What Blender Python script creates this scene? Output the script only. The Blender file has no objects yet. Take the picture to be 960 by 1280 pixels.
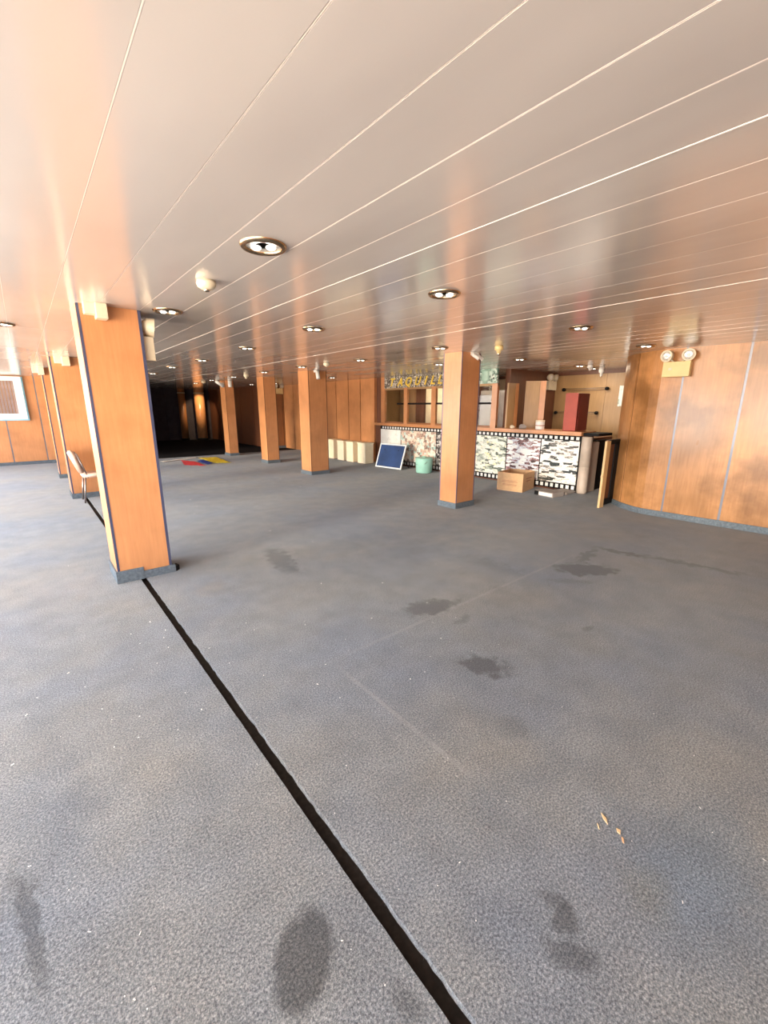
import bpy, bmesh, math, random
from mathutils import Vector, Matrix
random.seed(7)
S = bpy.context.scene
COL = S.collection

# ------------------------------------------------------------------ camera
FPX, PITCH, ROLL, YAW = 529.75, 0.243167, 0.002171, 0.694626
cam_d = bpy.data.cameras.new('camera')
cam = bpy.data.objects.new('camera', cam_d); COL.objects.link(cam)
F0 = Vector((math.sin(YAW), math.cos(YAW), 0)); R0 = Vector((math.cos(YAW), -math.sin(YAW), 0)); U0 = Vector((0, 0, 1))
Fv = F0*math.cos(PITCH) - U0*math.sin(PITCH); Uv = U0*math.cos(PITCH) + F0*math.sin(PITCH)
Rv = R0*math.cos(ROLL) + Uv*math.sin(ROLL); Uw = -R0*math.sin(ROLL) + Uv*math.cos(ROLL)
M = Matrix((Rv, Uw, -Fv)).transposed().to_4x4(); M.translation = Vector((0, 0, 1.6))
cam.matrix_world = M
cam_d.sensor_fit = 'VERTICAL'; cam_d.sensor_height = 36; cam_d.sensor_width = 27
cam_d.lens = FPX/1280*36; cam_d.clip_start = 0.02; cam_d.clip_end = 300
S.camera = cam

# ------------------------------------------------------------------ world, exposure
w = bpy.data.worlds.new('world'); S.world = w; w.use_nodes = True
nt = w.node_tree; nt.nodes.clear()
wo = nt.nodes.new('ShaderNodeOutputWorld'); bg = nt.nodes.new('ShaderNodeBackground')
tc = nt.nodes.new('ShaderNodeTexCoord'); sx = nt.nodes.new('ShaderNodeSeparateXYZ'); rp = nt.nodes.new('ShaderNodeValToRGB')
nt.links.new(tc.outputs['Generated'], sx.inputs[0])
ma = nt.nodes.new('ShaderNodeMath'); ma.operation = 'MULTIPLY_ADD'; ma.inputs[1].default_value = .5; ma.inputs[2].default_value = .5
nt.links.new(sx.outputs[2], ma.inputs[0]); nt.links.new(ma.outputs[0], rp.inputs[0])
rp.color_ramp.elements[0].position = .47; rp.color_ramp.elements[0].color = (1.0, .84, .66, 1)   # sunlit quay and hazy sea below the horizon
rp.color_ramp.elements[1].position = .52; rp.color_ramp.elements[1].color = (.52, .57, .62, 1)   # bright overcast sky
nt.links.new(rp.outputs[0], bg.inputs[0]); bg.inputs[1].default_value = 19.0
nt.links.new(bg.outputs[0], wo.inputs[0])
S.view_settings.view_transform = 'Standard'; S.view_settings.look = 'None'
S.view_settings.gamma = 1; S.view_settings.use_curve_mapping = False
S.view_settings.exposure = 0.45
try:
    S.cycles.max_bounces = 10; S.cycles.diffuse_bounces = 6; S.cycles.glossy_bounces = 5
except Exception: pass

# low hazy sun shining in through the windows of the left side
sl = bpy.data.lights.new('hazy_sun', 'SUN'); sl.energy = 3.2; sl.angle = math.radians(11); sl.color = (1, .84, .62)
so = bpy.data.objects.new('hazy_sun', sl); COL.objects.link(so)
so.rotation_euler = Vector((.97, .22, -math.tan(math.radians(6.5)))).to_track_quat('-Z', 'Y').to_euler()

CEIL = 2.4
# room: x = across (windows at the left, x=-2.4), y = along the hall
XL, YB = -2.4, -4.0
XW = 7.95            # plane of the bar front and of the panelled wall beyond it
WINS = [(-3.6, -1.9), (-1.5, .2), (.6, 2.3), (2.7, 4.4), (4.8, 6.5), (6.9, 8.6), (9.0, 10.7), (11.1, 12.8), (13.2, 14.9)]

# daylight portals in the window openings (they only guide the sky's own light)
def portal(name, loc, rot, sx_, sy_):
    l = bpy.data.lights.new(name, 'AREA'); l.shape = 'RECTANGLE'; l.size = sx_; l.size_y = sy_
    l.cycles.is_portal = True
    o = bpy.data.objects.new(name, l); COL.objects.link(o); o.location = loc; o.rotation_euler = rot
for a, b in WINS:
    portal('daylight_portal', (XL-.12, (a+b)/2, 1.35), (0, math.radians(-90), 0), 1.8, b-a)

# ------------------------------------------------------------------ materials
def new_mat(name):
    m = bpy.data.materials.new(name); m.use_nodes = True
    n = m.node_tree; b = n.nodes['Principled BSDF']
    return m, n, b
def N(n, t, **k):
    x = n.nodes.new(t)
    for a, v in k.items(): setattr(x, a, v)
    return x
def ramp(n, fac, stops):
    r = N(n, 'ShaderNodeValToRGB'); e = r.color_ramp.elements
    while len(e) < len(stops): e.new(.5)
    for i, (p, c) in enumerate(stops):
        e[i].position = p; e[i].color = (*c, 1)
    n.links.new(fac, r.inputs[0]); return r.outputs[0]
def noise(n, vec, scale, detail=3, rough=.5):
    x = N(n, 'ShaderNodeTexNoise'); x.inputs['Scale'].default_value = scale
    x.inputs['Detail'].default_value = detail; x.inputs['Roughness'].default_value = rough
    if vec: n.links.new(vec, x.inputs['Vector'])
    return x
def mapping(n, src, scale=(1, 1, 1), loc=(0, 0, 0), rot=(0, 0, 0)):
    m = N(n, 'ShaderNodeMapping'); m.inputs['Scale'].default_value = scale
    m.inputs['Location'].default_value = loc; m.inputs['Rotation'].default_value = rot
    n.links.new(src, m.inputs['Vector']); return m.outputs[0]
def geo_pos(n): return N(n, 'ShaderNodeNewGeometry').outputs['Position']
def mixc(n, a, b, f, mode='MIX'):
    m = N(n, 'ShaderNodeMix', data_type='RGBA', blend_type=mode)
    for i, v in ((6, a), (7, b)):
        if isinstance(v, tuple): m.inputs[i].default_value = (*v, 1)
        else: n.links.new(v, m.inputs[i])
    if isinstance(f, (int, float)): m.inputs[0].default_value = f
    else: n.links.new(f, m.inputs[0])
    return m.outputs[2]
def math_(n, op, a, b=None, c=None):
    m = N(n, 'ShaderNodeMath', operation=op)
    for i, v in enumerate((a, b, c)):
        if v is None: continue
        if isinstance(v, (int, float)): m.inputs[i].default_value = v
        else: n.links.new(v, m.inputs[i])
    return m.outputs[0]
def bump(n, b, h, strength, dist=.002):
    x = N(n, 'ShaderNodeBump'); x.inputs['Strength'].default_value = strength; x.inputs['Distance'].default_value = dist
    n.links.new(h, x.inputs['Height']); n.links.new(x.outputs[0], b.inputs['Normal'])
def plain(name, col, rough=.5, metal=0, var=.12, scale=6, coat=0, spec=.5):
    m, n, b = new_mat(name)
    p = geo_pos(n); x = noise(n, p, scale, 4)
    c = ramp(n, x.outputs[0], [(.3, tuple(v*(1-var) for v in col)), (.7, tuple(min(1, v*(1+var)) for v in col))])
    n.links.new(c, b.inputs['Base Color'])
    b.inputs['Roughness'].default_value = rough; b.inputs['Metallic'].default_value = metal
    b.inputs['Coat Weight'].default_value = coat; b.inputs['Coat Roughness'].default_value = .1
    b.inputs['Specular IOR Level'].default_value = spec
    return m
def emit(name, col, s):
    m, n, b = new_mat(name)
    b.inputs['Base Color'].default_value = (*col, 1); b.inputs['Emission Color'].default_value = (*col, 1)
    b.inputs['Emission Strength'].default_value = s; return m
def wood(name, lo, hi, rough=.35, coat=.25, blotch=.25):
    m, n, b = new_mat(name)
    p = geo_pos(n)
    g = noise(n, mapping(n, p, (14, 14, 1.1)), 3, 6, .6)
    big = noise(n, mapping(n, p, (1, 1, .7)), 1.6, 3)
    c = ramp(n, g.outputs[0], [(.25, lo), (.75, hi)])
    k = ramp(n, big.outputs[0], [(.3, (1-blotch,)*3), (.7, (1, 1, 1))])
    c = mixc(n, c, k, 1.0, 'MULTIPLY')
    n.links.new(c, b.inputs['Base Color'])
    r = math_(n, 'MULTIPLY_ADD', big.outputs[0], .2, rough-.1); n.links.new(r, b.inputs['Roughness'])
    b.inputs['Coat Weight'].default_value = coat; b.inputs['Coat Roughness'].default_value = .18
    bump(n, b, g.outputs[0], .06)
    return m

WOOD = wood('orange_wood_laminate', (.61, .265, .108), (.71, .33, .14), blotch=.18)
WOODR = wood('orange_wood_laminate_blotchy', (.54, .245, .085), (.72, .355, .14), .32, .35, .5)
def brown_patches(m, seed, amount):
    """random brown patches multiplied into the laminate colour"""
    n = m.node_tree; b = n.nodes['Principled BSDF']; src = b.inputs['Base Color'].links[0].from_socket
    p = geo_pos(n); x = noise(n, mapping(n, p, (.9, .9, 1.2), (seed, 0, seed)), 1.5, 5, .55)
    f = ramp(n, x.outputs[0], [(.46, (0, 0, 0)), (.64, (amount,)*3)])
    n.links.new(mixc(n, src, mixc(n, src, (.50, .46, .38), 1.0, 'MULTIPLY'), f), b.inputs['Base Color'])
brown_patches(WOODR, 4.3, .85); brown_patches(WOOD, 1.2, .3)
WOODD = wood('dark_brown_wood', (.13, .045, .022), (.19, .07, .034), .45, .1)
WOODM = wood('mid_brown_wood', (.28, .11, .04), (.38, .16, .06), .45, .1)
WOODT = wood('tan_wood', (.42, .25, .11), (.52, .32, .15), .45, .1)
WOODL = wood('light_bare_wood', (.72, .47, .22), (.82, .58, .30), .5, 0)
NAVY = plain('navy_edge_trim', (.055, .065, .13), .4)
PURPLE = plain('purple_grey_edge_trim', (.17, .13, .19), .4)
GREYBLUE = plain('grey_blue_joint_strip', (.20, .21, .25), .3, .3)
DARKG = plain('dark_groove', (.09, .035, .018), .6)
BLACK = plain('black_matt', (.008, .008, .009), .7, spec=.2)
BLACKC = plain('black_curtain_cloth', (.060, .050, .060), .8, spec=.1)
CREAM = plain('cream_plastic', (.74, .66, .50), .4, var=.05)
CREAMY = plain('yellowed_plastic', (.80, .62, .30), .4, var=.06)
WHITE = plain('white_plastic', (.82, .82, .80), .35, var=.04)
WHITEM = plain('white_metal_frame', (.80, .84, .86), .35, var=.05)
LBLUE = plain('light_blue_paint', (.25, .60, .80), .4)
CHROME = plain('chrome', (.62, .56, .46), .18, 1.0, .1)
REFL = plain('faceted_reflector', (.88, .86, .80), .3, .4, .25, 45)
BRONZE = plain('bronze_ring', (.45, .34, .22), .25, 1.0, .15)
TUBE = emit('lamp_tube_glow', (1, .93, .82), 3.0)
BEIGEP = plain('beige_padded_vinyl', (.50, .41, .34), .55, var=.1)
MINT = plain('mint_green_plastic', (.33, .62, .52), .4, var=.06)
RED = plain('red_paint', (.45, .07, .04), .45, var=.1)
RED_SHADED = plain('red_paint_shaded', (.20, .025, .018), .4, var=.1)  # cabinet red darkened for the sides turned from the windows
CARD = plain('cardboard', (.62, .38, .20), .8, var=.08, scale=20)
CARDD = plain('cardboard_print', (.40, .16, .08), .8)
CREAMBOX = plain('cream_painted_block', (.95, .83, .60), .6, var=.06)
PEACHBOX = plain('cream_block_front', (.82, .66, .46), .6, var=.06)
BLUEB = plain('blue_board_felt', (.020, .055, .17), .6, var=.25, scale=3)
PINKV = plain('tan_chair_vinyl', (.62, .42, .33), .5)
STEEL = plain('dull_chair_steel', (.30, .26, .25), .35, .8)
PAPERG = plain('grey_paper', (.38, .34, .32), .8)
PAPERW = plain('white_paper', (.85, .83, .80), .8, var=.04)
JOINT = plain('white_joint_bead', (.92, .88, .84), .25, .0, .03)
JOINT2 = plain('pale_joint_bead', (.86, .78, .72), .3, .0, .03)
SKIRT = plain('blue_grey_carpet_skirting', (.13, .16, .19), .95, var=.25, scale=40, spec=.1)
CURT = plain('pinkish_curtain', (.55, .42, .42), .9)
YEL = plain('yellow_cloth', (.80, .62, .03), .85)
BLU = plain('royal_blue_cloth', (.02, .05, .32), .85)
REDC = plain('bright_red_cloth', (.75, .05, .06), .85)
GOLD = plain('gold_yellow_letter', (.85, .62, .08), .4)
CHIP = plain('pale_wood_chip', (.70, .50, .28), .8)
LINT = plain('white_lint', (.8, .78, .74), .8)

def ceiling_mat():
    m, n, b = new_mat('glossy_lacquered_metal_ceiling')
    p = geo_pos(n)
    st = noise(n, mapping(n, p, (1.6, .5, 1)), 1.3, 3, .5)
    c = ramp(n, st.outputs[0], [(.3, (.60, .56, .545)), (.7, (.70, .655, .635))])
    n.links.new(c, b.inputs['Base Color'])
    b.inputs['IOR'].default_value = 1.55; b.inputs['Metallic'].default_value = .3
    n.links.new(math_(n, 'MULTIPLY_ADD', st.outputs[0], .14, .10), b.inputs['Roughness'])
    wv = noise(n, mapping(n, p, (2.2, .8, 1)), 1.3, 2, .5)
    bump(n, b, wv.outputs[0], .3, .010)
    return m
CEILM = ceiling_mat()
CEILB = plain('ceiling_joint_bead', (.86, .80, .76), .22, .1, .03)

def carpet_mat():
    m, n, b = new_mat('worn_blue_grey_carpet')
    p = geo_pos(n)
    big = noise(n, p, .75, 3, .55); mid = noise(n, p, 4.5, 5, .62)
    fine = noise(n, p, 120, 3, .7); fleck = noise(n, p, 260, 2, .6)
    c = ramp(n, big.outputs[0], [(.34, (.122, .142, .182)), (.52, (.150, .159, .171)), (.66, (.168, .166, .160))])
    c = mixc(n, c, ramp(n, mid.outputs[0], [(.3, (.80, .80, .80)), (.7, (1.14, 1.13, 1.10))]), 1.0, 'MULTIPLY')
    c = mixc(n, c, ramp(n, fine.outputs[0], [(.30, (.22, .24, .28)), (.48, (.95, .95, .95)), (.70, (2.2, 2.1, 1.95))]), .95, 'MULTIPLY')
    c = mixc(n, c, ramp(n, fleck.outputs[0], [(.36, (.60, .60, .60)), (.66, (1.45, 1.45, 1.45))]), .8, 'MULTIPLY')
    wob = noise(n, p, 9, 4, .6)
    # wear and spill marks, then coloured tints, each where it lies on the floor: (x, y, rx, ry, rotation, strength)
    off = N(n, 'ShaderNodeVectorMath', operation='MULTIPLY_ADD')
    n.links.new(wob.outputs['Color'], off.inputs[0]); off.inputs[1].default_value = (.26, .26, 0); off.inputs[2].default_value = (-.13, -.13, 0)
    offs = {}
    def field(x, y, rx, ry, rot, soft, wobble):
        if wobble not in offs:
            s = N(n, 'ShaderNodeVectorMath', operation='SCALE'); n.links.new(off.outputs[0], s.inputs[0]); s.inputs[3].default_value = wobble
            a = N(n, 'ShaderNodeVectorMath', operation='ADD'); n.links.new(p, a.inputs[0]); n.links.new(s.outputs[0], a.inputs[1])
            offs[wobble] = a.outputs[0]
        v = mapping(n, offs[wobble], (1, 1, 0), (-x, -y, 0))
        v = mapping(n, v, (1, 1, 0), rot=(0, 0, -rot)); v = mapping(n, v, (1/rx, 1/ry, 0))
        L = N(n, 'ShaderNodeVectorMath', operation='LENGTH'); n.links.new(v, L.inputs[0])
        mr = N(n, 'ShaderNodeMapRange', interpolation_type='SMOOTHSTEP')
        mr.inputs[1].default_value = 1+soft; mr.inputs[2].default_value = 1-soft
        n.links.new(L.outputs['Value'], mr.inputs[0]); return mr.outputs[0]
    dark = [(.405, .855, .088, .128, -.61, .2, .35, .72), (4.17, 1.80, .30, .16, -.75, .2, 1.5, .85), (4.62, 1.99, .30, .05, .2, .4, 1.2, .6),
            (5.0, 1.78, .06, .24, .15, .35, 1.2, .75), (5.15, 1.18, .06, .45, .2, .5, 1.2, .6), (1.90, 4.0, .12, .40, -.15, .35, 1.4, .6),
            (2.35, 2.20, .24, .11, -.3, .35, 1.3, .7), (2.36, 1.91, .09, .05, 0, .5, 1, .4), (2.02, 1.42, .085, .16, .5, .35, 1.1, .75),
            (1.10, .395, .045, .035, 0, .5, .45, .6), (1.02, .345, .03, .06, .6, .5, .45, .5), (1.12, .45, .02, .05, .4, .5, .3, .45),
            (-.235, 1.50, .03, .22, .15, .5, .6, .55), (.575, .58, .03, .05, 0, .5, .3, .4), (3.52, 2.5, .12, .3, 0, .6, 1.4, .3),
            (3.0, 1.22, .05, .03, 0, .5, .5, .4), (4.9, 1.2, .35, .12, .3, .7, 1.4, .22), (3.75, 1.75, .2, .05, -.75, .5, 1, .3),
            (1.70, 1.0, .08, .06, 0, .6, .8, .25), (.75, .25, .06, .04, .3, .6, .5, .4), (5.6, 3.4, .5, .3, 0, .6, 1.4, .3), (3.2, 3.4, .4, .2, .4, .8, 1.4, .2)]
    for x, y, rx, ry, rot, soft, wb, st in dark:
        f = math_(n, 'MULTIPLY', field(x, y, rx, ry, rot, soft, wb), st)
        c = mixc(n, c, mixc(n, c, (.15, .13, .12), 1.0, 'MULTIPLY'), f)
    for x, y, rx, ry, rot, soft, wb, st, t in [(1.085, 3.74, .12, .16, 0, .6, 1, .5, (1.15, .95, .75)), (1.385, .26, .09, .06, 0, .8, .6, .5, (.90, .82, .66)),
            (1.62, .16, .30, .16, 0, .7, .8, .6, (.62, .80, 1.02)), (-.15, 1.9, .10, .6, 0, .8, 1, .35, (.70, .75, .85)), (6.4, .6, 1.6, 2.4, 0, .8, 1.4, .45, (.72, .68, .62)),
            (-.2, 6.6, .7, 1.2, 0, .8, 1, .3, (1.2, 1.25, 1.35))]:  # last tints: browner along the right wall, paler and bluer at far left
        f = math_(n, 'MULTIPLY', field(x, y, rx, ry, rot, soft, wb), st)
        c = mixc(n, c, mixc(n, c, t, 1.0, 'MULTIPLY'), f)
    # pale pressed outline left by furniture that stood here
    for x, y, rx, ry in [(2.98, 2.085, 1.67, .018), (1.295, 1.45, .016, .60), (3.6, 1.15, .012, .9), (2.3, .86, 1.0, .012)]:
        sp = N(n, 'ShaderNodeSeparateXYZ'); n.links.new(p, sp.inputs[0])
        dx = math_(n, 'DIVIDE', math_(n, 'ABSOLUTE', math_(n, 'SUBTRACT', sp.outputs[0], x)), rx)
        dy = math_(n, 'DIVIDE', math_(n, 'ABSOLUTE', math_(n, 'SUBTRACT', sp.outputs[1], y)), ry)
        d = math_(n, 'MAXIMUM', dx, dy)
        mr = N(n, 'ShaderNodeMapRange'); mr.inputs[1].default_value = 1.05; mr.inputs[2].default_value = .6; n.links.new(d, mr.inputs[0])
        f = math_(n, 'MULTIPLY', mr.outputs[0], math_(n, 'MULTIPLY', mid.outputs[0], (.45 if rx > .5 or ry > .5 else .2) if x != 3.6 and x != 2.3 else .12))
        c = mixc(n, c, (.30, .30, .29), f)
    n.links.new(c, b.inputs['Base Color'])
    b.inputs['Roughness'].default_value = .9; b.inputs['Specular IOR Level'].default_value = .25
    b.inputs['Sheen Weight'].default_value = .24; b.inputs['Sheen Tint'].default_value = (.85, .92, 1, 1); b.inputs['Sheen Roughness'].default_value = .6
    bump(n, b, fine.outputs[0], .55, .004)
    return m
CARPET = carpet_mat()
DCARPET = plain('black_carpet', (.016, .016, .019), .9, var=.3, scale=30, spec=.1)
TRENCH = plain('black_brown_channel', (.012, .009, .008), .85, var=.4, scale=50, spec=.2)

def collage(name, pal, scale, stretch=(1, 1, 1), seed=0.0):
    m, n, b = new_mat(name)
    p = geo_pos(n)
    scale *= 2.1
    v = N(n, 'ShaderNodeTexVoronoi', distance='CHEBYCHEV'); v.inputs['Scale'].default_value = scale
    n.links.new(mapping(n, p, stretch, (seed, seed, seed)), v.inputs['Vector'])
    sp = N(n, 'ShaderNodeSeparateColor'); n.links.new(v.outputs['Color'], sp.inputs[0])
    nz = noise(n, mapping(n, p, stretch, (seed*2, 0, 0)), scale*2.2, 6, .7)
    f = math_(n, 'ADD', math_(n, 'MULTIPLY', sp.outputs[0], .45), math_(n, 'MULTIPLY', nz.outputs[0], .62))
    n.links.new(ramp(n, f, pal), b.inputs['Base Color']); b.inputs['Roughness'].default_value = .4
    return m
COLL = [
    collage('collage_white_sketches', [(.20, (.25, .24, .22)), (.30, (.85, .84, .78)), (.8, (.92, .92, .86)), (.95, (.5, .3, .3))], 5, seed=3),
    collage('collage_pale_photos', [(.25, (.05, .05, .05)), (.42, (.55, .36, .28)), (.55, (.85, .72, .58)), (.68, (.80, .82, .76)), (.8, (.22, .52, .48)), (.9, (.6, .1, .12))], 6, seed=9),
    collage('collage_black_and_white', [(.35, (.015, .015, .015)), (.5, (.12, .10, .09)), (.6, (.60, .56, .52)), (.8, (.85, .82, .78))], 8, seed=1),
    collage('collage_green_yellow', [(.33, (.06, .08, .06)), (.44, (.40, .45, .36)), (.53, (.85, .85, .74)), (.68, (.90, .88, .80)), (.8, (.80, .70, .22)), (.9, (.5, .4, .35))], 7, (.6, .6, 1.5), 5),
    collage('collage_people_and_sky', [(.33, (.06, .03, .03)), (.43, (.40, .18, .17)), (.50, (.62, .68, .74)), (.6, (.9, .9, .88)), (.8, (.88, .88, .84)), (.92, (.35, .50, .50))], 6, (.6, .6, 1.8), 8),
    collage('collage_newspaper_strips', [(.36, (.02, .03, .03)), (.46, (.30, .26, .22)), (.53, (.85, .83, .78)), (.75, (.92, .90, .86)), (.9, (.5, .35, .3))], 6, (.5, .5, 2.2), 2)]
SIGNB = collage('sign_collage', [(.3, (.02, .02, .02)), (.5, (.14, .11, .09)), (.62, (.40, .36, .30)), (.78, (.8, .78, .74))], 14, seed=4)
SIGNG = collage('sign_green_glitter', [(.3, (.03, .04, .03)), (.48, (.20, .36, .30)), (.62, (.45, .62, .54)), (.8, (.85, .9, .86))], 11, seed=6)
POSTER = collage('poster_pale_print', [(.3, (.3, .4, .35)), (.45, (.85, .85, .82)), (.7, (.9, .88, .86)), (.85, (.75, .3, .28))], 5, seed=12)

def glass():
    m, n, b = new_mat('clear_smoky_glass')
    b.inputs['Base Color'].default_value = (.85, .85, .82, 1); b.inputs['Roughness'].default_value = .03
    b.inputs['Transmission Weight'].default_value = 1; b.inputs['IOR'].default_value = 1.22
    return m
GLASS = glass()

# ------------------------------------------------------------------ builders
ORG = {}
def link(o, parent=None):
    COL.objects.link(o)
    if parent: o.parent = parent
    return o
def org(parent): return ORG.get(parent.name, Vector((0, 0, 0))) if parent else Vector((0, 0, 0))
def tag(o, label=None, cat=None, group=None, kind=None):
    for k, v in (('label', label), ('category', cat), ('group', group), ('kind', kind)):
        if v: o[k] = v
    return o
def thing(name, loc, label, cat, group=None, kind=None):
    o = bpy.data.objects.new(name, None); COL.objects.link(o); o.location = loc; o.empty_display_size = .1
    ORG[o.name] = Vector(loc); return tag(o, label, cat, group, kind)
def obj(name, bm, mat, parent=None, smooth=False, loc=None):
    """bm in world coordinates; becomes local to the parent's base (or to loc)."""
    o_ = org(parent) if parent else (Vector(loc) if loc else Vector((0, 0, 0)))
    base = Vector((0, 0, 0)) if parent else o_
    bmesh.ops.translate(bm, verts=bm.verts, vec=-o_)
    me = bpy.data.meshes.new(name); bm.to_mesh(me); bm.free()
    if smooth:
        for f in me.polygons: f.use_smooth = True
    me.materials.append(mat)
    o = bpy.data.objects.new(name, me); link(o, parent); o.location = base
    ORG[o.name] = o_
    return o
def bx(bm, x0, x1, y0, y1, z0, z1, mat4=None):
    r = bmesh.ops.create_cube(bm, size=1)
    vs = r['verts']
    for v in vs:
        v.co = Vector((x0+(v.co.x+.5)*(x1-x0), y0+(v.co.y+.5)*(y1-y0), z0+(v.co.z+.5)*(z1-z0)))
        if mat4: v.co = mat4 @ v.co
    return vs
def box(name, x0, x1, y0, y1, z0, z1, mat, parent=None, bevel=0, mat4=None, loc=None):
    bm = bmesh.new(); bx(bm, x0, x1, y0, y1, z0, z1, mat4)
    if bevel: bmesh.ops.bevel(bm, geom=list(bm.edges), offset=bevel, segments=2, profile=.7, affect='EDGES')
    return obj(name, bm, mat, parent, loc=loc)
def lathe(bm, prof, c, seg=24, axis='Z', mat4=None):
    rings = []
    for r, h in prof:
        ring = []
        for i in range(seg):
            a = 2*math.pi*i/seg
            p = {'Z': Vector((r*math.cos(a), r*math.sin(a), h)), 'X': Vector((h, r*math.cos(a), r*math.sin(a))), 'Y': Vector((r*math.cos(a), h, r*math.sin(a)))}[axis]
            if mat4: p = mat4 @ p
            ring.append(bm.verts.new(p+Vector(c)))
        rings.append(ring)
    for a, b in zip(rings, rings[1:]):
        for i in range(seg):
            bm.faces.new((a[i], a[(i+1) % seg], b[(i+1) % seg], b[i]))
    bm.faces.new(rings[0]); bm.faces.new(rings[-1])
    bmesh.ops.recalc_face_normals(bm, faces=bm.faces)
def tube(bm, a, b, r, seg=12):
    a, b = Vector(a), Vector(b); d = b-a
    q = d.to_track_quat('Z', 'Y').to_matrix().to_4x4()
    lathe(bm, [(r, 0), (r, d.length)], a, seg, 'Z', q)
def prism(bm, pts, z0, z1):
    lo = [bm.verts.new((x, y, z0)) for x, y in pts]; hi = [bm.verts.new((x, y, z1)) for x, y in pts]
    bm.faces.new(lo); bm.faces.new(hi); k = len(pts)
    for i in range(k): bm.faces.new((lo[i], lo[(i+1) % k], hi[(i+1) % k], hi[i]))
    bmesh.ops.recalc_face_normals(bm, faces=bm.faces)
def ribbon(path, off, th):
    """closed outline of a slab following the path, from off to off+th along its left normal"""
    P = [Vector((x, y)) for x, y in path]; out = []; inn = []
    for i, q in enumerate(P):
        d = (P[min(i+1, len(P)-1)]-P[max(i-1, 0)]).normalized(); nrm = Vector((-d.y, d.x))
        out.append(tuple(q+nrm*off)); inn.append(tuple(q+nrm*(off+th)))
    return out+inn[::-1]
def copy_tree(o, loc=None, label=None):
    c = o.copy(); COL.objects.link(c)
    if loc: c.location = loc
    if label: c['label'] = label
    for ch in o.children:
        d = ch.copy(); COL.objects.link(d); d.parent = c
        for g in ch.children:
            e = g.copy(); COL.objects.link(e); e.parent = d
    return c
def struct(name, bm, mat, parent=None):
    o = obj(name, bm, mat, parent)
    if not parent: o['kind'] = 'structure'
    return o
def sbox(name, *a, parent=None): 
    o = box(name, *a, parent=parent)
    if not parent: o['kind'] = 'structure'
    return o

# ------------------------------------------------------------------ floor: slab, two carpets with an open channel between them
YE = 22.6
floor = sbox('floor', XL-.2, 10.3, YB-.2, YE+.2, -.25, -.05, BLACK)
GX0, GX1 = .632, .688
def carpet_edge(x, amp, y0, y1, far, name):
    bm = bmesh.new(); k = 420; pts = []
    for i in range(k+1):
        y = y0+(y1-y0)*i/k; pts.append((x+random.uniform(-amp, amp), y))
    pts += [(far, y1), (far, y0)]
    lo = [bm.verts.new((a, b, -.05)) for a, b in pts]; hi = [bm.verts.new((a, b, 0)) for a, b in pts]
    kk = len(pts)
    bm.faces.new(hi)
    for i in range(kk): bm.faces.new((lo[i], lo[(i+1) % kk], hi[(i+1) % kk], hi[i]))
    bmesh.ops.recalc_face_normals(bm, faces=bm.faces)
    bmesh.ops.triangulate(bm, faces=[f for f in bm.faces if len(f.verts) > 4])
    return obj(name, bm, CARPET, floor)
c1 = carpet_edge(GX0, .0008, YB, 9.3, XL, 'carpet'); tag(c1, 'left blue-grey carpet beside the channel')
c2 = carpet_edge(GX1, .0030, YB, 9.3, 10.15, 'carpet'); tag(c2, 'right blue-grey carpet with frayed channel edge')
box('carpet', XL, 10.15, 9.3, 14.8, -.05, 0, CARPET, floor)
box('carpet', XL, 1.5, 14.8, 15.7, -.05, 0, CARPET, floor)
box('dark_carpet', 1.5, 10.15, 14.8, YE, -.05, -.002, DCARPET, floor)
box('floor_channel', GX0-.01, GX1+.01, YB, 9.3, -.05, -.028, TRENCH, floor)
# frayed carpet fibres on the right edge of the channel
bm = bmesh.new()
for i in range(2600):
    y = random.uniform(.3, 4.3); x = GX1+random.uniform(-.001, .002); L = random.uniform(.003, .011)
    a = bm.verts.new((x, y, -.001)); b_ = bm.verts.new((x, y+.0012, -.001)); c_ = bm.verts.new((x-L, y+random.uniform(-.005, .005), -.004-random.random()*.012)); bm.faces.new((a, b_, c_))
o = obj('frayed_fibre', bm, CARPET, floor); o['kind'] = 'stuff'

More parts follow.
